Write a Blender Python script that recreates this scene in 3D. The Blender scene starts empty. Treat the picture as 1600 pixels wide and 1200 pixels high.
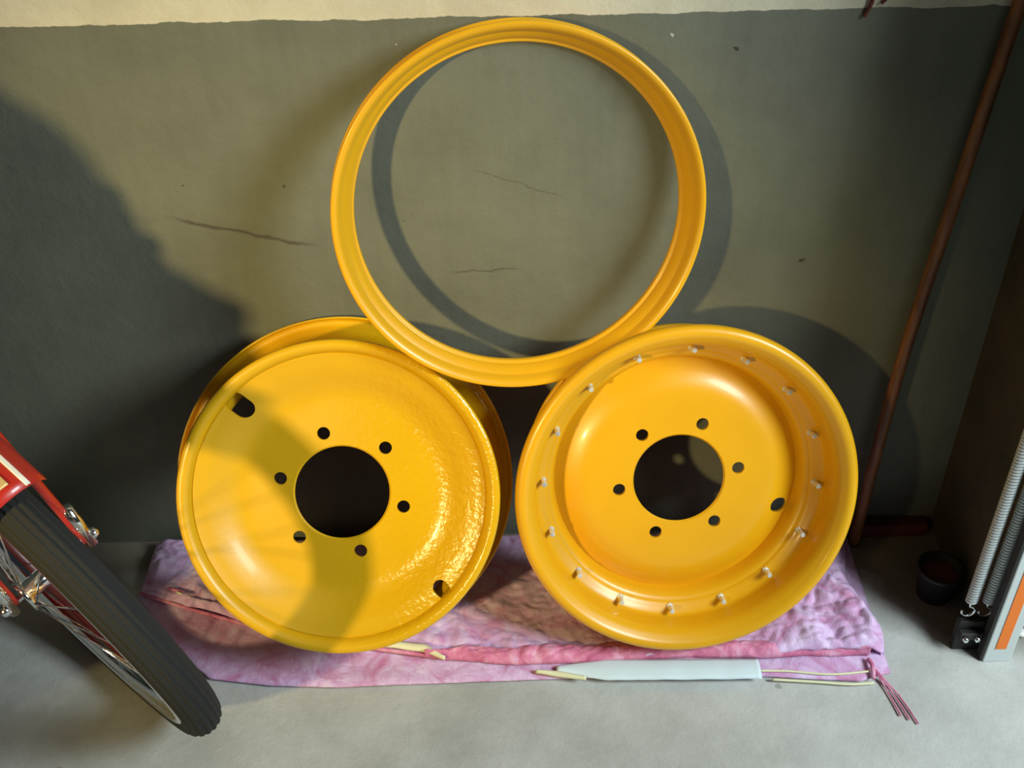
import bpy, bmesh, math, random
from mathutils import Vector, Matrix, noise
R = math.radians
random.seed(7)
scene = bpy.context.scene
C = scene.collection

# ------------------------------------------------------------------ camera
PITCH, CAMH, CAMD, FPX, ROLL = 0.6572, 1.5736, 1.5588, 1751.8, 0.0212
cam = bpy.data.cameras.new('camera'); camo = bpy.data.objects.new('camera', cam); C.objects.link(camo)
cam.sensor_width = 36.0; cam.lens = 36.0 * FPX / 1600.0; cam.clip_start = 0.02
fwd = Vector((0, math.cos(PITCH), -math.sin(PITCH))); rt0 = Vector((1, 0, 0)); up0 = rt0.cross(fwd)
rt = math.cos(ROLL) * rt0 - math.sin(ROLL) * up0; up = math.sin(ROLL) * rt0 + math.cos(ROLL) * up0
m = Matrix((rt, up, -fwd)).transposed().to_4x4(); m.translation = Vector((0, -CAMD, CAMH))
camo.matrix_world = m
scene.camera = camo

# ------------------------------------------------------------------ world, lights, exposure
vs = scene.view_settings
vs.view_transform = 'Standard'; vs.look = 'None'; vs.gamma = 1.0; vs.use_curve_mapping = False
vs.exposure = 0.0
w = bpy.data.worlds.new('world'); scene.world = w; w.use_nodes = True
w.node_tree.nodes['Background'].inputs[0].default_value = (0.62, 0.80, 1.0, 1)
w.node_tree.nodes['Background'].inputs[1].default_value = 0.025

def area(name, loc, target, sx, sy, power, color):
    l = bpy.data.lights.new(name, 'AREA'); l.shape = 'RECTANGLE'; l.size = sx; l.size_y = sy
    l.energy = power; l.color = color
    o = bpy.data.objects.new(name, l); C.objects.link(o); o.location = loc
    o.rotation_euler = (Vector(target) - Vector(loc)).to_track_quat('-Z', 'Y').to_euler()
    return o
# daylight falling in through the open garage door on the right
area('door_daylight', (2.10, -1.42, 2.0), (0.1, -0.3, 0.2), 0.9, 0.9, 92, (0.86, 0.97, 1.0))
# warm lamp of the garage, left behind the photographer
sp = bpy.data.lights.new('garage_lamp', 'SPOT'); sp.energy = 520; sp.color = (1.0, 0.76, 0.32)
sp.shadow_soft_size = 0.09; sp.spot_size = R(27); sp.spot_blend = 1.0
spo = bpy.data.objects.new('garage_lamp', sp); C.objects.link(spo); spo.location = (-1.95, -3.0, 1.75)
spo.rotation_euler = (Vector((-0.27, 0, 0.50)) - spo.location).to_track_quat('-Z', 'Y').to_euler()

# ------------------------------------------------------------------ materials
def mat(name, color=(0.5, 0.5, 0.5), rough=0.5, metal=0.0, coat=0.0, spec=0.5):
    m = bpy.data.materials.new(name); m.use_nodes = True
    b = m.node_tree.nodes['Principled BSDF']
    b.inputs['Base Color'].default_value = (*color, 1); b.inputs['Roughness'].default_value = rough
    b.inputs['Metallic'].default_value = metal; b.inputs['Coat Weight'].default_value = coat
    b.inputs['Specular IOR Level'].default_value = spec
    return m
class NT:
    def __init__(s, m): s.m = m; s.t = m.node_tree; s.b = s.t.nodes['Principled BSDF']; s.tc = s.t.nodes.new('ShaderNodeTexCoord')
    def n(s, typ, **kw):
        x = s.t.nodes.new(typ)
        for k, v in kw.items(): setattr(x, k, v)
        return x
    def l(s, a, b): s.t.links.new(a, b)
    def noise(s, scale, detail=4, rough=0.6, vec=None, stretch=None, dist=0.0):
        x = s.n('ShaderNodeTexNoise'); x.inputs['Scale'].default_value = scale; x.inputs['Detail'].default_value = detail
        x.inputs['Roughness'].default_value = rough; x.inputs['Distortion'].default_value = dist
        v = vec or s.tc.outputs['Object']
        if stretch:
            mp = s.n('ShaderNodeMapping'); mp.inputs['Scale'].default_value = stretch; s.l(v, mp.inputs[0]); v = mp.outputs[0]
        s.l(v, x.inputs['Vector']); return x.outputs['Fac']
    def ramp(s, fac, stops):
        x = s.n('ShaderNodeValToRGB'); e = x.color_ramp.elements
        while len(e) < len(stops): e.new(0.5)
        for i, (p, c) in enumerate(stops): e[i].position = p; e[i].color = (*c, 1)
        s.l(fac, x.inputs[0]); return x.outputs[0]
    def mix(s, fac, a, b, mode='MIX'):
        x = s.n('ShaderNodeMix', data_type='RGBA', blend_type=mode)
        for sock, v in ((x.inputs[0], fac), (x.inputs[6], a), (x.inputs[7], b)):
            if hasattr(v, 'is_output'): s.l(v, sock)
            elif isinstance(v, tuple): sock.default_value = (*v, 1)
            else: sock.default_value = v
        return x.outputs[2]
    def math(s, op, a, b=0.0, clamp=False):
        x = s.n('ShaderNodeMath', operation=op, use_clamp=clamp)
        for i, v in enumerate((a, b)):
            if hasattr(v, 'is_output'): s.l(v, x.inputs[i])
            else: x.inputs[i].default_value = v
        return x.outputs[0]
    def bump(s, h, strength, dist=0.01):
        x = s.n('ShaderNodeBump'); x.inputs['Strength'].default_value = strength; x.inputs['Distance'].default_value = dist
        s.l(h, x.inputs['Height']); s.l(x.outputs[0], s.b.inputs['Normal'])
    def col(s, c): s.l(c, s.b.inputs['Base Color'])

def yellow(name, peel, color=(0.70, 0.395, 0.004), rough=0.24):
    m = mat(name, color, rough, 0, 0.12); m.node_tree.nodes['Principled BSDF'].inputs['Coat Roughness'].default_value = 0.12
    t = NT(m)
    f = t.noise(7, 3)
    t.col(t.ramp(f, [(0.3, tuple(c * 0.93 for c in color)), (0.7, color)]))
    if peel > 0.1:      # the orange peel is coarse and glossy on one side of the disc only
        sx3 = t.n('ShaderNodeSeparateXYZ'); t.l(t.tc.outputs['Object'], sx3.inputs[0])
        side = t.math('MULTIPLY', t.math('ADD', sx3.outputs['X'], 0.02), 9.0, True)
        t.bump(t.math('MULTIPLY', t.noise(95, 3, 0.55), t.math('ADD', t.math('MULTIPLY', side, 0.9), 0.12)), peel, 0.004)
        t.l(t.math('SUBTRACT', 0.40, t.math('MULTIPLY', side, 0.17)), t.b.inputs['Roughness'])
    else: t.bump(t.noise(95, 3, 0.55), peel, 0.004)
    return m
M = {}
M['yellow_peel'] = yellow('yellow_enamel_orange_peel', 0.42)
M['yellow'] = yellow('yellow_enamel', 0.035, (0.76, 0.385, 0.004), 0.36)
M['stud'] = mat('zinc_stud', (0.78, 0.80, 0.76), 0.3, 0.45)
M['rubber'] = mat('tyre_rubber', (0.016, 0.017, 0.016), 0.85, spec=0.35)
M['chrome'] = mat('chrome', (0.82, 0.82, 0.80), 0.10, 1.0)
M['maroon'] = mat('maroon_paint', (0.10, 0.012, 0.008), 0.3, 0, 0.4)
M['red'] = mat('red_paint', (0.42, 0.018, 0.008), 0.35, 0, 0.3)
M['cream_line'] = mat('cream_pinstripe', (0.85, 0.80, 0.68), 0.4)
M['gold'] = mat('gold_transfer', (0.62, 0.42, 0.16), 0.4, 0.2)
M['nut'] = mat('bright_nut', (0.9, 0.92, 0.95), 0.18, 1.0)
M['spring'] = mat('galvanised_spring', (0.80, 0.85, 0.85), 0.42, 0.2)
M['frame'] = mat('grey_frame_paint', (0.64, 0.71, 0.70), 0.45)
M['darksteel'] = mat('dark_steel', (0.035, 0.034, 0.03), 0.6, 0.3)
M['orange'] = mat('orange_stripe', (0.95, 0.22, 0.02), 0.5)
M['whitebit'] = mat('white_bit', (0.8, 0.8, 0.76), 0.6)
M['blackplastic'] = mat('black_plastic', (0.02, 0.018, 0.016), 0.5)
M['piping'] = mat('cream_piping', (0.80, 0.80, 0.52), 0.6)
M['lining'] = mat('white_lining', (0.70, 0.84, 0.88), 0.55)

# wood
mw = mat('broom_wood', (0.22, 0.085, 0.025), 0.55); t = NT(mw)
t.col(t.ramp(t.noise(9, 5, 0.7, stretch=(6, 6, 0.7)), [(0.35, (0.10, 0.035, 0.012)), (0.55, (0.24, 0.09, 0.025)), (0.7, (0.34, 0.14, 0.04))])); M['wood'] = mw
mw = mat('old_board', (0.10, 0.025, 0.015), 0.75); t = NT(mw)
t.col(t.ramp(t.noise(14, 5, 0.7, stretch=(0.7, 6, 6)), [(0.35, (0.05, 0.012, 0.008)), (0.65, (0.15, 0.03, 0.018))])); M['board'] = mw

# back wall : grey paint below, cream above, with an uneven paint edge
m = mat('painted_plaster', rough=0.75); t = NT(m)
sep = t.n('ShaderNodeSeparateXYZ'); t.l(t.tc.outputs['Object'], sep.inputs[0])
grey = t.ramp(t.noise(5, 6, 0.62), [(0.28, (0.090, 0.097, 0.071)), (0.5, (0.120, 0.129, 0.093)), (0.72, (0.146, 0.156, 0.114))])
grey = t.mix(t.math('MULTIPLY', t.noise(5, 4, 0.6, stretch=(9, 1, 0.8)), 0.35), grey, (0.20, 0.205, 0.16))
spots = t.n('ShaderNodeTexVoronoi', feature='F1'); spots.inputs['Scale'].default_value = 9; t.l(t.tc.outputs['Object'], spots.inputs['Vector'])
sm = t.math('LESS_THAN', spots.outputs['Distance'], 0.022)
grey = t.mix(t.math('MULTIPLY', sm, t.math('GREATER_THAN', t.noise(6, 2), 0.56)), grey, (0.07, 0.06, 0.04))
def mark(x, z, r, colr, g_):
    dx = t.math('SUBTRACT', sep.outputs['X'], x); dz = t.math('SUBTRACT', sep.outputs['Z'], z)
    d = t.math('SQRT', t.math('ADD', t.math('MULTIPLY', dx, dx), t.math('MULTIPLY', dz, dz)))
    d = t.math('ADD', d, t.math('MULTIPLY', t.math('SUBTRACT', t.noise(160, 3), 0.42), r * 3.2))
    return t.mix(t.math('MULTIPLY', t.math('LESS_THAN', d, r * 0.8), 0.8), g_, colr)
for x, z, r, cc in ((0.330, 0.969, 0.006, (0.02, 0.015, 0.01)), (0.475, 0.612, 0.007, (0.03, 0.02, 0.012)), (0.474, 0.590, 0.004, (0.03, 0.02, 0.012)), (-0.165, 0.700, 0.004, (0.05, 0.035, 0.02)),
                    (0.237, 0.990, 0.004, (0.5, 0.48, 0.42)), (-0.672, 0.862, 0.003, (0.5, 0.5, 0.45)), (-0.155, 0.985, 0.003, (0.5, 0.48, 0.42)), (-0.345, 0.765, 0.004, (0.05, 0.04, 0.02)), (-0.50, 0.77, 0.004, (0.06, 0.03, 0.02))):
    grey = mark(x, z, r, cc, grey)
def crack(x0, x1, z0, z1, wd, k, g_):
    u_ = t.math('DIVIDE', t.math('SUBTRACT', sep.outputs['X'], x0), x1 - x0)
    zz = t.math('ADD', t.math('MULTIPLY', u_, z1 - z0), z0)
    zz = t.math('ADD', zz, t.math('MULTIPLY', t.math('SUBTRACT', t.noise(22, 4), 0.5), 0.022))
    d = t.math('ABSOLUTE', t.math('SUBTRACT', sep.outputs['Z'], zz))
    mk = t.math('SUBTRACT', 1.0, t.math('DIVIDE', d, wd), True)
    env = t.math('MULTIPLY', t.math('MULTIPLY', u_, 6.0, True), t.math('MULTIPLY', t.math('SUBTRACT', 1.0, u_), 6.0, True))
    return t.mix(t.math('MULTIPLY', t.math('MULTIPLY', mk, env, True), k), g_, (0.035, 0.022, 0.012))
grey = crack(-0.54, -0.30, 0.715, 0.655, 0.005, 0.75, grey)
grey = crack(-0.10, 0.02, 0.603, 0.607, 0.0025, 0.6, grey)
grey = crack(-0.06, 0.10, 0.79, 0.73, 0.002, 0.4, grey)
cream = t.ramp(t.noise(12, 5, 0.7), [(0.25, (0.50, 0.46, 0.34)), (0.6, (0.60, 0.56, 0.42))])
edge = t.math('ADD', sep.outputs['Z'], t.math('MULTIPLY', t.math('SUBTRACT', t.noise(14, 4, 0.65, stretch=(1, 1, 0.05)), 0.5), 0.014))
t.col(t.mix(t.math('GREATER_THAN', edge, 1.022), grey, cream))
t.bump(t.math('ADD', t.noise(40, 6, 0.7), t.math('MULTIPLY', t.noise(4, 3), 1.5)), 0.30, 0.006)
M['wall'] = m
m = mat('dark_side_wall', rough=0.9); t = NT(m)
t.col(t.ramp(t.noise(7, 6, 0.7), [(0.3, (0.05, 0.042, 0.018)), (0.7, (0.12, 0.08, 0.032))])); t.bump(t.noise(30, 5), 0.4, 0.01); M['sidewall'] = m
m = mat('ceiling_paint', (0.22, 0.21, 0.18), 0.9); M['ceiling'] = m
# floor
m = mat('bare_concrete', rough=0.75); t = NT(m)
big = t.ramp(t.noise(3.2, 8, 0.62), [(0.30, (0.40, 0.415, 0.385)), (0.5, (0.56, 0.58, 0.55)), (0.7, (0.68, 0.70, 0.67))])
fine = t.noise(38, 6, 0.75)
c = t.mix(t.math('MULTIPLY', fine, 0.30), big, (0.20, 0.195, 0.17))
st = t.n('ShaderNodeTexVoronoi', feature='F1'); st.inputs['Scale'].default_value = 7; t.l(t.tc.outputs['Object'], st.inputs['Vector'])
stm = t.math('MULTIPLY', t.math('LESS_THAN', t.math('ADD', st.outputs['Distance'], t.math('MULTIPLY', fine, 0.12)), 0.135), t.math('GREATER_THAN', t.noise(4, 2), 0.48))
c = t.mix(t.math('MULTIPLY', stm, 0.45), c, (0.12, 0.11, 0.09))
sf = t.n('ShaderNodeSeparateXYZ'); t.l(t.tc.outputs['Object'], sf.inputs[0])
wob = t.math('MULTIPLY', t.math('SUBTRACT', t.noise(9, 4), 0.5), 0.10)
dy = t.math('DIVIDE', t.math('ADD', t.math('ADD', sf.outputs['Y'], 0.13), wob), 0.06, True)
corner_shade = t.math('ADD', t.math('MULTIPLY', sf.outputs['Y'], 0.55), t.math('MULTIPLY', sf.outputs['X'], 0.9))
corner_shade = t.math('MULTIPLY', t.math('DIVIDE', t.math('ADD', t.math('SUBTRACT', corner_shade, 0.485), wob), 0.05, True), t.math('DIVIDE', t.math('ADD', sf.outputs['Y'], 0.335), 0.06, True))  # shadow of side wall and door post, painted into the floor colour
dirt_shade = t.math('MULTIPLY', t.math('MAXIMUM', dy, corner_shade), 0.82)  # dirt along the wall base joined with the painted corner shadow
c = t.mix(dirt_shade, c, (0.13, 0.105, 0.06))
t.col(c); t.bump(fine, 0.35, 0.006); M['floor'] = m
# cloth
def cloth_mat(name, a, b, c3, scale=16):
    m = mat(name, rough=0.6); t = NT(m); m.node_tree.nodes['Principled BSDF'].inputs['Sheen Weight'].default_value = 0.15
    t.col(t.ramp(t.noise(scale, 6, 0.66, dist=1.2), [(0.32, a), (0.5, b), (0.66, c3)]))
    t.bump(t.noise(70, 5, 0.7, dist=1.0), 0.5, 0.004); return m
M['lilac'] = cloth_mat('lilac_cloth', (0.58, 0.22, 0.42), (0.70, 0.46, 0.74), (0.82, 0.66, 0.90))
M['pinkcloth'] = cloth_mat('pink_cloth', (0.50, 0.10, 0.22), (0.70, 0.22, 0.38), (0.80, 0.42, 0.58), 22)

# ------------------------------------------------------------------ mesh helpers
def new_mesh(name, verts, faces, m, parent=None, smooth=True):
    me = bpy.data.meshes.new(name); me.from_pydata([tuple(v) for v in verts], [], faces); me.update()
    bm = bmesh.new(); bm.from_mesh(me); bmesh.ops.recalc_face_normals(bm, faces=bm.faces); bm.to_mesh(me); bm.free()
    if smooth:
        for p in me.polygons: p.use_smooth = True
    me.materials.append(m)
    o = bpy.data.objects.new(name, me); C.objects.link(o)
    if parent: o.parent = parent
    return o
def link_bm(name, bm, m, parent=None, smooth=True):
    bmesh.ops.recalc_face_normals(bm, faces=bm.faces)
    me = bpy.data.meshes.new(name); bm.to_mesh(me); bm.free()
    for p in me.polygons: p.use_smooth = smooth
    me.materials.append(m); o = bpy.data.objects.new(name, me); C.objects.link(o)
    if parent: o.parent = parent
    return o
def sharp(o, deg=35):
    bm = bmesh.new(); bm.from_mesh(o.data)
    for e in bm.edges:
        if len(e.link_faces) == 2 and e.calc_face_angle(0) > R(deg): e.smooth = False
    bm.to_mesh(o.data); bm.free(); return o
def catmull(pts, sub, closed=False):
    out = []; n = len(pts); P = [Vector(p) for p in pts]
    rng = range(n) if closed else range(n - 1)
    for i in rng:
        g = (lambda k: P[k % n]) if closed else (lambda k: P[min(max(k, 0), n - 1)])
        a, b, c, d = g(i - 1), g(i), g(i + 1), g(i + 2)
        for k in range(sub):
            s = k / sub
            out.append(0.5 * ((2 * b) + (c - a) * s + (2 * a - 5 * b + 4 * c - d) * s * s + (3 * b - a - 3 * c + d) * s ** 3))
    if not closed: out.append(P[-1])
    return out
def lathe(name, prof, m, parent=None, seg=192, closed=True):
    """prof : (r, z) points, closed loop turned about local z"""
    V = []; F = []; n = len(prof)
    for i in range(seg):
        a = 2 * math.pi * i / seg; ca, sa = math.cos(a), math.sin(a)
        for r, z in prof: V.append((r * ca, r * sa, z))
    last = n if closed else n - 1
    for i in range(seg):
        j = (i + 1) % seg
        for k in range(last):
            l = (k + 1) % n; F.append((i * n + k, j * n + k, j * n + l, i * n + l))
    return new_mesh(name, V, F, m, parent)
def sheet(center, th):
    """thicken an open (r,z) polyline to a closed section"""
    L = []; Rr = []; n = len(center); P = [Vector((a, b)) for a, b in center]
    for i in range(n):
        d = (P[min(i + 1, n - 1)] - P[max(i - 1, 0)]).normalized(); nn = Vector((-d.y, d.x)) * th / 2
        L.append(P[i] + nn); Rr.append(P[i] - nn)
    e0 = P[0] - (P[1] - P[0]).normalized() * th * 0.45; e1 = P[-1] + (P[-1] - P[-2]).normalized() * th * 0.45
    return [tuple(v) for v in ([e0] + L + [e1] + Rr[::-1])]
def smooth2(pts, sub=5):
    return [(v.x, v.y) for v in catmull([(a, b, 0) for a, b in pts], sub)]
def tube(name, pts, rad, m, parent=None, seg=12, cap=True, closed=False, rads=None):
    P = [Vector(p) for p in pts]; n = len(P); V = []; F = []
    prev = None
    for i in range(n):
        if closed: d = (P[(i + 1) % n] - P[i - 1]).normalized()
        else: d = (P[min(i + 1, n - 1)] - P[max(i - 1, 0)]).normalized()
        if prev is None:
            a = Vector((0, 0, 1)) if abs(d.z) < 0.9 else Vector((1, 0, 0)); x = d.cross(a).normalized()
        else: x = (prev - d * prev.dot(d)).normalized()
        prev = x; y = d.cross(x); r = rads[i] if rads else rad
        for k in range(seg):
            a = 2 * math.pi * k / seg; V.append(P[i] + r * (math.cos(a) * x + math.sin(a) * y))
    for i in range(n if closed else n - 1):
        j = (i + 1) % n
        for k in range(seg):
            l = (k + 1) % seg; F.append((i * seg + k, i * seg + l, j * seg + l, j * seg + k))
    if cap and not closed:
        F.append(tuple(range(seg))); F.append(tuple((n - 1) * seg + k for k in range(seg)))
    return new_mesh(name, V, F, m, parent)
def box(name, x0, x1, y0, y1, z0, z1, m, parent=None, bevel=0.0):
    bm = bmesh.new(); bmesh.ops.create_cube(bm, size=1)
    for v in bm.verts: v.co = Vector(((x0 + x1) / 2 + v.co.x * (x1 - x0), (y0 + y1) / 2 + v.co.y * (y1 - y0), (z0 + z1) / 2 + v.co.z * (z1 - z0)))
    if bevel: bmesh.ops.bevel(bm, geom=bm.edges[:], offset=bevel, segments=2, affect='EDGES', profile=0.5)
    return link_bm(name, bm, m, parent, smooth=False)
def thing(name, label, cat, mw=None, group=None):
    o = bpy.data.objects.new(name, None); C.objects.link(o); o.empty_display_size = 0.05
    if mw is not None: o.matrix_world = mw
    return tag(o, label, cat, group)
def tag(o, label, cat, group=None):
    o['label'] = label; o['category'] = cat
    if group: o['group'] = group
    return o
def struct(o): o['kind'] = 'structure'; return o
def pose(c, lean, yaw):
    n = Vector((math.sin(yaw) * math.cos(lean), -math.cos(yaw) * math.cos(lean), math.sin(lean)))
    e1 = Vector((math.cos(yaw), math.sin(yaw), 0)); e2 = n.cross(e1)
    mm = Matrix((e1, e2, n)).transposed().to_4x4(); mm.translation = Vector(c); return mm

# ------------------------------------------------------------------ the room
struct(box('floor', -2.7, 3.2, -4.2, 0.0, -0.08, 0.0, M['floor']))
struct(box('wall_back', -2.7, 0.90, 0.0, 0.12, 0.0, 2.5, M['wall']))
struct(box('wall_left', -2.82, -2.7, -4.2, 0.12, 0.0, 2.5, M['ceiling']))
struct(box('wall_right', 0.812, 0.846, -0.310, 0.0, 0.0, 2.5, M['sidewall']))
struct(box('ceiling', -2.82, 0.90, -4.2, 0.12, 2.5, 2.6, M['ceiling']))
struct(box('trim_1', 0.80, 0.90, -2.9, -0.330, 2.15, 2.5, M['ceiling']))   # lintel over the garage door

# ------------------------------------------------------------------ yellow wheels
D1, D2, W, HUB = 0.2560, 0.2823, 0.1355, 0.054     # flange radii, width, depth of the hub face
def boolean_cut(o, cutters):
    bpy.context.view_layer.update()
    for c in cutters:
        md = o.modifiers.new('cut', 'BOOLEAN'); md.operation = 'DIFFERENCE'; md.object = c; md.solver = 'EXACT'
    dg = bpy.context.evaluated_depsgraph_get(); dg.update()
    me = bpy.data.meshes.new_from_object(o.evaluated_get(dg)); o.modifiers.clear(); o.data = me
    for c in cutters: bpy.data.objects.remove(c)
def slot_cutter(r, ang, ln, wd):
    bm = bmesh.new(); vs = []
    hl = ln / 2 - wd / 2; pts = []
    for k in range(13): a = -math.pi / 2 + math.pi * k / 12; pts.append((hl + wd / 2 * math.cos(a), wd / 2 * math.sin(a)))
    for k in range(13): a = math.pi / 2 + math.pi * k / 12; pts.append((-hl + wd / 2 * math.cos(a), wd / 2 * math.sin(a)))
    ca, sa = math.cos(ang), math.sin(ang)
    ring = []
    for z in (-0.3, 0.2):
        ring.append([bm.verts.new(((r + x) * ca - y * sa, (r + x) * sa + y * ca, z)) for x, y in pts])
    n = len(pts)
    for k in range(n): bm.faces.new((ring[0][k], ring[0][(k + 1) % n], ring[1][(k + 1) % n], ring[1][k]))
    bm.faces.new(ring[0]); bm.faces.new(ring[1])
    return link_bm('cutter', bm, M['stud'])
def make_wheel(label, mw, flip, paint, bolt_ang, slots, studs):
    t = thing('wheel_rim', label, 'wheel rim', mw, 'yellow wheel rims leaning on the garage wall')
    f = (lambda p: [(r, -z - W) for r, z in p]) if flip else (lambda p: p)
    rim = [(D1 - 0.003, -0.011), (D1 - 0.0015, -0.005), (D1 - 0.0045, -0.0022), (D1 - 0.010, -0.0018), (D1 - 0.0155, -0.006), (D1 - 0.0190, -0.013), (D1 - 0.0205, -0.022),
           (D1 - 0.021, -0.032), (D1 - 0.026, -0.042), (D1 - 0.031, -0.052), (D1 - 0.030, -0.062), (D1 - 0.018, -0.070), (D1 - 0.0105, -0.078),
           (D1 - 0.0085, -0.095), (D1 - 0.006, -0.112), (D2 - 0.028, -0.1215), (D2 - 0.022, -0.128), (D2 - 0.015, -0.1335), (D2 - 0.008, -0.1340), (D2 - 0.003, -0.1300), (D2 - 0.0015, -0.122)]
    rimo = lathe('rim_band', f(sheet(smooth2(rim, 4), 0.004)), paint, t, 224)
    disc = [(0.0795, -HUB), (0.12, -HUB), (0.146, -HUB), (0.164, -HUB + 0.002), (0.182, -HUB + 0.0095), (0.198, -HUB + 0.0195), (0.213, -HUB + 0.0275),
            (0.225, -HUB + 0.0325), (0.2335, -HUB + 0.0365)]
    d = lathe('wheel_disc', f(sheet(smooth2(disc, 3), 0.006)), paint, t, 192)
    cut = []
    for k in range(6):
        a = bolt_ang + k * math.pi / 3; cut.append(slot_cutter(0.1025, a, 0.0212, 0.0211))
    for s in slots: cut.append(slot_cutter(*s))
    for c in cut: c.matrix_world = mw
    boolean_cut(d, cut); sharp(d, 30)
    # clamping ledge that carries the studs
    if not studs: return t
    ledge = [(0.2105, -0.030), (0.2135, -0.044), (0.2185, -0.0555), (0.2260, -0.0600), (0.236, -0.0605), (0.2455, -0.0640)]
    lathe('stud_ledge', f(sheet(smooth2(ledge, 3), 0.005)), paint, t, 192)
    if studs:
        bm = bmesh.new()
        def cyl(z0, z1, r, n):
            q = bmesh.ops.create_cone(bm, cap_ends=True, segments=n, radius1=r, radius2=r, depth=z1 - z0)
            for v in q['verts']: v.co.z += (z0 + z1) / 2
        cyl(0, 0.0055, 0.0064, 6); cyl(0.0055, 0.026, 0.0043, 12)
        bmesh.ops.bevel(bm, geom=[e for e in bm.edges if abs(e.verts[0].co.z - 0.026) < 1e-5 and abs(e.verts[1].co.z - 0.026) < 1e-5], offset=0.0008, segments=1, affect='EDGES')
        first = link_bm('stud', bm, M['stud'], t, smooth=False)
        for k in range(16):
            o = first if k == 0 else first.copy()
            if k: C.objects.link(o); o.parent = t
            a = R(85) + k * math.pi / 8; o.location = (0.2315 * math.cos(a), 0.2315 * math.sin(a), -W + 0.0640)
    return t
WL = pose((-0.2784, -0.2570, 0.3434), 0.5169, 0.0613)
WR = pose((0.2836, -0.2367, 0.3164), 0.3704, 0.0799)
make_wheel('yellow wheel rim on the left, flush shallow disc face outwards, with an oblong valve slot', WL, False, M['yellow_peel'], R(103), [(0.2165, R(133), 0.050, 0.032), (0.2240, R(-47), 0.030, 0.026)], False)
make_wheel('yellow wheel rim on the right, deep hollow side outwards with small silver studs round it', WR, True, M['yellow'], R(66.5), [(0.1885, R(-21), 0.032, 0.028)], True)

# loose bead ring resting on top of both
GR = 0.2793
ringp = smooth2([(GR - 0.0330, -0.043), (GR - 0.0338, -0.038), (GR - 0.0325, -0.0335), (GR - 0.0285, -0.0320), (GR - 0.0272, -0.0285), (GR - 0.0235, -0.0225), (GR - 0.0190, -0.0175), (GR - 0.0165, -0.0150), (GR - 0.0140, -0.0095), (GR - 0.0110, -0.0045),
         (GR - 0.0070, -0.0010), (GR - 0.0030, 0.0), (GR - 0.0005, -0.0020), (GR - 0.0005, -0.0055), (GR - 0.0045, -0.0095), (GR - 0.0095, -0.0140), (GR - 0.0100, -0.0190), (GR - 0.0060, -0.0235),
         (GR - 0.0010, -0.0255), (GR + 0.0004, -0.0285), (GR - 0.0010, -0.0320), (GR - 0.0080, -0.0345), (GR - 0.0200, -0.0365), (GR - 0.0270, -0.0400), (GR - 0.0300, -0.0430)], 3)
rg = lathe('bead_ring', ringp, M['yellow'], None, 256)
rg.matrix_world = pose((0.0192, -0.0983, 0.7569), 0.2087, 0.0994)
tag(rg, 'large thin yellow ring with an open centre, resting on top of the two wheel rims', 'ring')

# ------------------------------------------------------------------ folded cloth under the wheels
def nz(x, y, s, o=0.0): return noise.noise(Vector((x * s + o, y * s, o * 1.7)))
def interp(tab, x):
    if x <= tab[0][0]: return tab[0][1]
    for (a, b), (c, d) in zip(tab, tab[1:]):
        if x <= c: return b + (d - b) * (x - a) / (c - a)
    return tab[-1][1]
def blanket(name, fy, by, zf, x0, x1, nx, ny, m, parent, th=0.0022):
    V = []; F = []
    for i in range(nx + 1):
        for j in range(ny + 1):
            s = j / ny; x = x0(s) + (x1(s) - x0(s)) * i / nx
            y = fy(x) + (by(x) - fy(x)) * s
            e = min(i / nx, 1 - i / nx) * (x1(s) - x0(s)); e2 = min(s, 1 - s) * (by(x) - fy(x))
            k = min(1, e / 0.03) ** 0.5 * min(1, (e2 + 0.004) / 0.016) ** 0.5
            V.append((x, y, zf(x, y, k)))
    for i in range(nx):
        for j in range(ny):
            a = i * (ny + 1) + j; F.append((a, a + ny + 1, a + ny + 2, a + 1))
    o = new_mesh(name, V, F, m, parent)
    md = o.modifiers.new('thickness', 'SOLIDIFY'); md.thickness = th; md.offset = -1
    return o
cl = thing('folded_cloth', 'crumpled pink and lilac folded sheet lying on the floor under both wheel rims', 'cloth', Matrix.Identity(4))
FRONT = [(-0.70, -0.150), (-0.66, -0.20), (-0.61, -0.265), (-0.53, -0.338), (-0.42, -0.356), (-0.31, -0.362), (-0.1, -0.357), (0.1, -0.353), (0.42, -0.358), (0.58, -0.372), (0.64, -0.352)]
HEM = [(-0.70, -0.146), (-0.6, -0.186), (-0.5, -0.222), (-0.4, -0.252), (-0.25, -0.288), (-0.13, -0.310), (0.0, -0.325), (0.15, -0.322), (0.3, -0.317), (0.42, -0.322), (0.5, -0.318), (0.62, -0.322)]
def zlow(x, y, k):
    return 0.003 + k * (0.0075 + 0.0035 * nz(x, y * 2, 9) + 0.0018 * abs(nz(x, y, 38, 3)))
def wr(x, y):
    a = 0.9 * abs(nz(x, y * 0.6, 10, 5)) + 0.5 * abs(nz(x + y * 0.7, y, 24, 8)) + 0.25 * abs(nz(x, y, 55, 2))
    return a
def ztop(x, y, k):
    right = min(1, max(0, (x - 0.42) / 0.1)); left = min(1, max(0, (-0.45 - x) / 0.1))
    mid = 0.004 + 0.012 * wr(x, y)
    amp = mid * (1.15 + 2.3 * right + 0.9 * left)
    return 0.0130 + k * amp
blanket('lower_layer', lambda x: interp(FRONT, x), lambda x: -0.030, zlow, lambda s: -0.70 + 0.02 * s, lambda s: 0.636 + 0.006 * s, 300, 70, M['lilac'], cl)
blanket('upper_layer', lambda x: interp(HEM, x) + 0.004 * nz(x, 0, 30), lambda x: -0.022, ztop, lambda s: -0.695, lambda s: 0.632 + 0.012 * math.sin(s * 9) - 0.02 * s, 360, 110, M['lilac'], cl)
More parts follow.
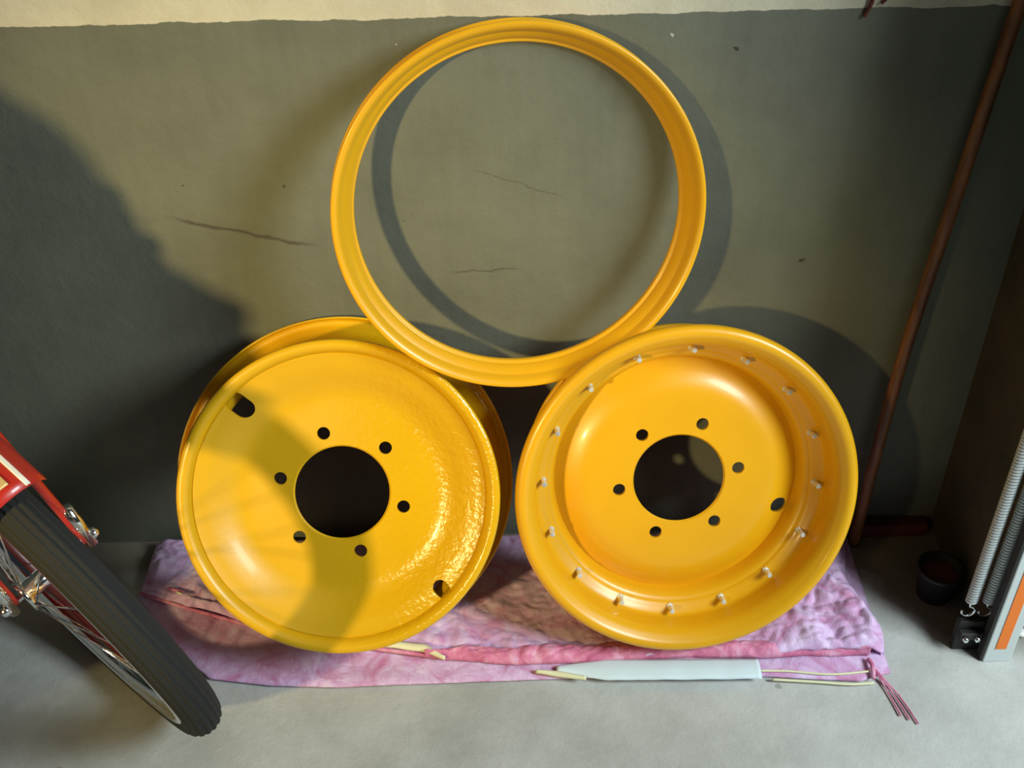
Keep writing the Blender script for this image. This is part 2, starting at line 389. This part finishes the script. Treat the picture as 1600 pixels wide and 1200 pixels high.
# ruffled pink hem of the upper layer
V = []; F = []; NX, NY = 260, 12
for i in range(NX + 1):
    x = -0.16 + 0.765 * i / NX; y0 = interp(HEM, x) + 0.004 * nz(x, 2, 14) - 0.004
    wd = (0.034 + 0.014 * nz(x, 7, 9)) * min(1, i / 30 + 0.15) * min(1, (NX - i) / 12 + 0.1)
    for j in range(NY + 1):
        q = j / NY; yy = y0 + wd * q
        V.append((x + 0.004 * nz(x, q, 20, 4), yy, 0.0145 + 0.0125 * math.sin(math.pi * min(1, q * 1.02)) ** 0.6 * (0.75 + 0.9 * abs(nz(x, q * 0.05, 26)) + 0.4 * nz(x, q * 0.2, 60)) + 0.006 * q))
for i in range(NX):
    for j in range(NY):
        a = i * (NY + 1) + j; F.append((a, a + NY + 1, a + NY + 2, a + 1))
h = new_mesh('pink_hem', V, F, M['pinkcloth'], cl); md = h.modifiers.new('thickness', 'SOLIDIFY'); md.thickness = 0.002; md.offset = -1
P = [(x, interp(HEM, x) - 0.001, 0.0175 + 0.001 * nz(x, 1, 30)) for x in [-0.695 + 0.54 * i / 60 for i in range(61)]]
tube('pink_hem', P, 0.0035, M['pinkcloth'], cl, 8)
# second fold line on the left
P = [(x, interp(HEM, x) + 0.020 + 0.05 * (x + 0.69), 0.0270 + 0.002 * nz(x, 1, 20)) for x in [-0.685 + 0.42 * i / 50 for i in range(51)]]
tube('pink_hem', P, 0.0032, M['pinkcloth'], cl, 8)
# exposed white lining strip
def strip(name, pts_front, pts_back, z, m, nx=60, ny=6, wob=0.0012):
    V = []; F = []
    x0, x1 = pts_front[0][0], pts_front[-1][0]
    for i in range(nx + 1):
        x = x0 + (x1 - x0) * i / nx; a = interp(pts_front, x); b = interp(pts_back, x)
        for j in range(ny + 1):
            s = j / ny; y = a + (b - a) * s; V.append((x, y, z + 0.004 * math.sin(math.pi * s) + wob * nz(x, y, 30)))
    for i in range(nx):
        for j in range(ny):
            a = i * (ny + 1) + j; F.append((a, a + ny + 1, a + ny + 2, a + 1))
    o = new_mesh(name, V, F, m, cl); md = o.modifiers.new('thickness', 'SOLIDIFY'); md.thickness = 0.0015; md.offset = 1; return o
strip('white_lining', [(0.066, -0.349), (0.15, -0.365), (0.25, -0.367), (0.412, -0.369)], [(0.066, -0.334), (0.15, -0.322), (0.412, -0.328)], 0.0150, M['lining'])
strip('cream_lining', [(-0.235, -0.290), (-0.16, -0.304), (-0.125, -0.322)], [(-0.235, -0.276), (-0.16, -0.288), (-0.125, -0.316)], 0.0235, M['piping'], 24, 4)
strip('cream_lining', [(0.030, -0.347), (0.07, -0.356), (0.115, -0.364)], [(0.030, -0.343), (0.07, -0.344), (0.115, -0.357)], 0.0152, M['piping'], 20, 4)
tube('cream_piping', catmull([(0.412, -0.352, 0.0150), (0.46, -0.353, 0.0135), (0.53, -0.361, 0.0130), (0.598, -0.357, 0.014)], 8), 0.0020, M['piping'], cl, 8)
tube('cream_piping', catmull([(0.43, -0.366, 0.009), (0.50, -0.372, 0.008), (0.56, -0.378, 0.0075), (0.600, -0.376, 0.007)], 8), 0.0022, M['piping'], cl, 8)
tube('cream_piping', catmull([(-0.62, -0.160, 0.030), (-0.56, -0.190, 0.031), (-0.50, -0.202, 0.031), (-0.44, -0.215, 0.03)], 8), 0.0022, M['piping'], cl, 8)
for q in range(3):
    a = [(0.605, -0.350, 0.016), (0.615 + 0.006 * q, -0.375 - 0.004 * q, 0.006), (0.622 + 0.008 * q, -0.405, 0.004), (0.628 + 0.012 * q, -0.44 - 0.008 * q, 0.004)]
    tube('drawstring', catmull(a, 8), 0.0017, M['pinkcloth'], cl, 6)
tube('drawstring', catmull([(0.600, -0.335, 0.018), (0.602, -0.352, 0.021), (0.600, -0.372, 0.013)], 8), 0.004, M['pinkcloth'], cl, 8)

# ------------------------------------------------------------------ moped, only its front wheel reaches into view
HD, LN = 0.85370, 0.23833
ax = Vector((math.cos(HD) * math.cos(LN), math.sin(HD) * math.cos(LN), math.sin(LN)))
g = ax.cross(Vector((0, 0, 1))).normalized(); u = g.cross(ax); u = u if u.z > 0 else -u
RT, RM = 0.3139, 0.029
hub = Vector((-0.6990, -0.3885, 0.3345))
mp = thing('moped', 'red moped with white pinstripes and black ribbed front tyre standing left of the cloth', 'moped', Matrix.Identity(4))
wm = Matrix((g, u, ax)).transposed().to_4x4()
# handedness
if wm.to_3x3().determinant() < 0: wm = Matrix((-g, u, ax)).transposed().to_4x4()
wm.translation = hub
# ribbed tyre section
sec = []
NS = 72
for k in range(NS):
    a = 2 * math.pi * k / NS; rr = RM
    x = math.cos(a); z = math.sin(a)
    if x > 0.15: rr += 0.0008 * (1 if (k % 4) < 2 else -1)
    sec.append((RT + rr * x * 0.98, rr * z))
ty = lathe('tyre', sec, M['rubber'], mp, 200); ty.matrix_world = wm; sharp(ty, 30)
# fine sipes on the tread through bump
t = NT(M['rubber']); t.bump(t.noise(160, 3), 0.5, 0.003)
rimc = [(RT - 0.014, 0.0262), (RT - 0.019, 0.0280), (RT - 0.025, 0.0262), (RT - 0.029, 0.0225), (RT - 0.037, 0.0205), (RT - 0.044, 0.0130), (RT - 0.046, 0.0)]
rimc = rimc + [(r, -z) for r, z in rimc[-2::-1]]
ri = lathe('rim', sheet(smooth2(rimc, 4), 0.002), M['chrome'], mp, 160); ri.matrix_world = wm
band = [(RT - 0.0468, -0.0065), (RT - 0.0475, 0.0), (RT - 0.0468, 0.0065)]
bd = lathe('rim_stripe', sheet(smooth2(band, 3), 0.0012), M['maroon'], ri, 160); bd['label'] = 'maroon centre band of the chrome rim'
hb = lathe('hub', [(0.0, 0.052), (0.030, 0.052), (0.030, 0.046), (0.016, 0.042), (0.015, -0.042), (0.030, -0.046), (0.030, -0.052), (0.0, -0.052)], M['chrome'], mp, 40, closed=False); hb.matrix_world = wm
for k in range(28):
    a = 2 * math.pi * k / 28; side = 1 if k % 2 else -1; b = a + side * 0.0 + (0.35 if (k // 2) % 2 else -0.35)
    p0 = Vector((0.027 * math.cos(b + 0.9), 0.027 * math.sin(b + 0.9), side * 0.049)); p1 = Vector(((RT - 0.046) * math.cos(a), (RT - 0.046) * math.sin(a), side * 0.003))
    s = tube('spoke', [p0, p1], 0.0013, M['chrome'], ri, 6)
def wpt(x, y, z): return wm @ Vector((x, y, z))
sx = 1 if (wm.to_3x3() @ Vector((1, 0, 0))).dot(g) > 0 else -1
# fender over the top of the wheel
def arch(t0, t1, r0, wd, m, name, th=0.0018, off=0.0, n=40, drop=0.030, z0=-1.0, z1=1.0, lift=0.0):
    V = []; F = []; ns = 14
    for i in range(n + 1):
        tt = t0 + (t1 - t0) * i / n
        for j in range(ns + 1):
            q = z0 + (z1 - z0) * j / ns; a = q * R(78)
            z = wd / 2 * math.sin(a) / math.sin(R(78)); r = r0 + lift - drop * (1 - math.cos(a)) / (1 - math.cos(R(78)))
            V.append((sx * r * math.sin(tt), r * math.cos(tt), z))
    for i in range(n):
        for j in range(ns):
            a = i * (ns + 1) + j; F.append((a, a + ns + 1, a + ns + 2, a + 1))
    o = new_mesh(name, V, F, m, mp); md = o.modifiers.new('thickness', 'SOLIDIFY'); md.thickness = th; md.offset = 0; o.matrix_world = wm; return o
F0, F1 = R(29.5), R(-80)
arch(F0, F1, RT + RM + 0.020, 0.104, M['red'], 'fender')
sp1 = arch(F0 - 0.005, F1, RT + RM + 0.020, 0.104, M['cream_line'], 'pinstripe', z0=0.40, z1=0.50, lift=0.0016)
sp2 = arch(F0 - 0.005, F1, RT + RM + 0.020, 0.104, M['cream_line'], 'pinstripe', z0=-0.50, z1=-0.41, lift=0.0016)
go = arch(F0 - 0.045, F0 - 0.15, RT + RM + 0.020, 0.104, M['gold'], 'fender_emblem', z0=0.02, z1=0.20, lift=0.0016, n=10)
# fork legs, axle and nuts
for s in (1, -1):
    p = [wpt(0, 0.0, s * 0.066), wpt(sx * -0.004, 0.12, s * 0.064), wpt(sx * -0.010, 0.30, s * 0.062), wpt(sx * -0.02, 0.40, s * 0.060), wpt(sx * -0.035, 0.48, s * 0.055)]
    fl = tube('fork_leg', catmull(p, 6), 0.0075, M['red'], mp, 12)
    tip = lathe('axle_nut', [(0, 0.014), (0.006, 0.013), (0.009, 0.010), (0.011, 0.0), (0, 0.0)], M['nut'], fl, 6, closed=False)
    tip.matrix_world = wm @ Matrix.Translation((0, 0, s * 0.076)) @ (Matrix.Identity(4) if s > 0 else Matrix.Rotation(math.pi, 4, 'X'))
    pl = tube('dropout', [wpt(0, -0.014, s * 0.072), wpt(0, 0.075, s * 0.072)], 0.010, M['chrome'], fl, 10)
ax_ = tube('axle', [wpt(0, 0, -0.080), wpt(0, 0, 0.080)], 0.005, M['nut'], mp, 10)
top = wpt(sx * -0.035, 0.48, 0.0); top2 = wpt(sx * -0.05, 0.60, 0.0)
tube('fork_crown', [wpt(sx * -0.035, 0.48, -0.062), wpt(sx * -0.035, 0.48, 0.062)], 0.018, M['red'], mp, 12)
tube('head_tube', [top, top2], 0.022, M['red'], mp, 14)
# unseen moped body shell off to the left, outline shaped to shadow the wall
shadow_shell = [(-0.985, 1.10), (-0.930, 1.055), (-0.897, 1.00), (-0.906, 0.945), (-0.850, 0.862), (-0.795, 0.800), (-0.745, 0.790), (-0.79, 0.66), (-0.85, 0.50), (-0.86, 0.22), (-1.00, 0.12), (-1.55, 0.16), (-1.95, 0.42), (-1.98, 0.80), (-1.60, 0.86), (-1.30, 0.80), (-1.12, 1.02), (-1.06, 1.10)]
bm = bmesh.new(); lo = [bm.verts.new((x, -0.64, z)) for x, z in shadow_shell]; hi = [bm.verts.new((x, -0.56, z)) for x, z in shadow_shell]
for k in range(len(shadow_shell)):
    l = (k + 1) % len(shadow_shell); bm.faces.new((lo[k], lo[l], hi[l], hi[k]))
bm.faces.new(lo[::-1]); bm.faces.new(hi)
bmesh.ops.bevel(bm, geom=[e for e in bm.edges if abs(e.verts[0].co.y - e.verts[1].co.y) < 1e-6], offset=0.02, segments=3, affect='EDGES')
link_bm('shadow_body_shell', bm, M['red'], mp, smooth=False)
tube('saddle', [(-1.45, -0.62, 0.90), (-1.80, -0.62, 0.90)], 0.09, M['blackplastic'], mp, 16)
rt_ = lathe('rear_tyre', sec, M['rubber'], mp, 96); rt_.matrix_world = Matrix.Translation((-1.85, -0.62, RT + RM)) @ Matrix.Rotation(math.pi / 2, 4, 'X')

# ------------------------------------------------------------------ door springs, post, pole and bits on the right
post = thing('door_post', 'grey metal garage door post with an orange stripe at the right edge', 'door post', Matrix.Identity(4))
chn = box('channel', 0.8005, 0.848, -0.332, -0.3115, 0.0, 2.15, M['frame'], post, 0.002)
box('return_lip', 0.7955, 0.8003, -0.330, -0.3115, 0.0, 2.15, M['darksteel'], post, 0.001)
box('orange_stripe', 0.814, 0.832, -0.3332, -0.3322, 0.035, 2.15, M['orange'], chn)
def spring(name, label, x, y, z0, z1, r, wire, pitch):
    t = thing(name, label, 'spring', Matrix.Identity(4), 'garage door springs')
    turns = int((z1 - z0) / pitch); P = []
    for i in range(turns * 12 + 1):
        a = 2 * math.pi * i / 12; P.append((x + r * math.cos(a), y + r * math.sin(a), z0 + pitch * i / 12))
    co = tube('coil', P, wire, M['spring'], t, 6)
    P = [(x, y, z0 + 0.004), (x, y, z0 - 0.012)] + [(x + 0.011 * math.sin(a), y, z0 - 0.023 + 0.011 * math.cos(a)) for a in [R(20 * k) for k in range(1, 15)]]
    tube('hook', P, 0.0024, M['nut'], t, 8)
    return t
SP1 = (0.768, -0.294); SP2 = (0.7965, -0.296)
spring('coil_spring', 'long grey coil spring, the left one of the pair beside the orange-striped post', *SP1, 0.112, 1.0, 0.0082, 0.0022, 0.0062)
spring('coil_spring', 'long grey coil spring right next to the orange-striped post', *SP2, 0.112, 1.0, 0.0082, 0.0022, 0.0062)
br = thing('spring_bracket', 'small dark steel bracket with pale bolts under the two coil springs', 'bracket', Matrix.Identity(4))
box('bracket_plate', 0.756, 0.8105, -0.304, -0.288, 0.0, 0.072, M['darksteel'], br, 0.002)
box('anchor_bar', 0.756, 0.794, -0.318, -0.3045, 0.040, 0.056, M['darksteel'], br, 0.002)
for x in (0.764, 0.784):
    o = lathe('bolt', [(0, 0.008), (0.005, 0.008), (0.006, 0.0), (0, 0)], M['nut'], br, 6, closed=False); o.matrix_world = Matrix.Translation((x, -0.318, 0.048)) @ Matrix.Rotation(R(90), 4, 'X')

P = [(0.651, -0.045, 0.0), (0.655, -0.040, 0.20), (0.664, -0.035, 0.45), (0.684, -0.030, 0.70), (0.712, -0.020, 1.02), (0.745, -0.0155, 1.35)]
pole = tube('broom_handle', catmull(P, 10), 0.0105, M['wood'], None, 16)
tag(pole, 'brown wooden pole leaning upright in the dark right corner of the back wall', 'pole')
bd = box('wooden_board', 0.625, 0.795, -0.030, -0.006, 0.0, 0.030, M['board'], None, 0.002)
bd.location.z = 0
tag(bd, 'dark red-brown board lying on the floor against the wall in the right corner', 'board')
# move pole foot in front of board handled by positions
pt = thing('plant_pot', 'small black plastic pot on the dark floor just left of the coil springs', 'pot', Matrix.Translation((0.764, -0.175, 0)))
lathe('pot_wall', [(0.0, 0.0), (0.030, 0.0), (0.038, 0.060), (0.041, 0.060), (0.041, 0.070), (0.036, 0.070), (0.028, 0.010), (0.0, 0.010)], M['blackplastic'], pt, 40, closed=False)
lathe('soil', [(0.0, 0.056), (0.02, 0.058), (0.0355, 0.055)], M['board'], pt, 32, closed=False)

def pebble(name, x, y, z, sx_, sy_, sz_, m, seed, label, cat):
    bm = bmesh.new(); bmesh.ops.create_icosphere(bm, subdivisions=3, radius=1)
    for v in bm.verts:
        k = 1 + 0.28 * noise.noise(v.co * 1.6 + Vector((seed, 0, 0))); v.co = Vector((v.co.x * sx_ * k, v.co.y * sy_ * k, v.co.z * sz_ * k))
    o = link_bm(name, bm, m, None); o.location = (x, y, z); return tag(o, label, cat)
pebble('paper_scrap', 0.888, -0.275, 0.006, 0.014, 0.008, 0.005, M['whitebit'], 3, 'small white scrap on the floor right of the orange-striped post', 'scrap')

# cord ends hanging from the cream strip top right
cd = thing('cord_end', 'two short dark brown cord ends hanging down at the top right of the wall', 'cord', Matrix.Identity(4))
tube('strand', catmull([(0.520, -0.004, 1.09), (0.514, -0.006, 1.055), (0.512, -0.005, 1.030), (0.505, -0.004, 1.012)], 6), 0.0028, M['board'], cd, 8)
tube('strand', catmull([(0.545, -0.004, 1.09), (0.537, -0.006, 1.060), (0.533, -0.006, 1.040), (0.526, -0.004, 1.030)], 6), 0.0024, M['board'], cd, 8)
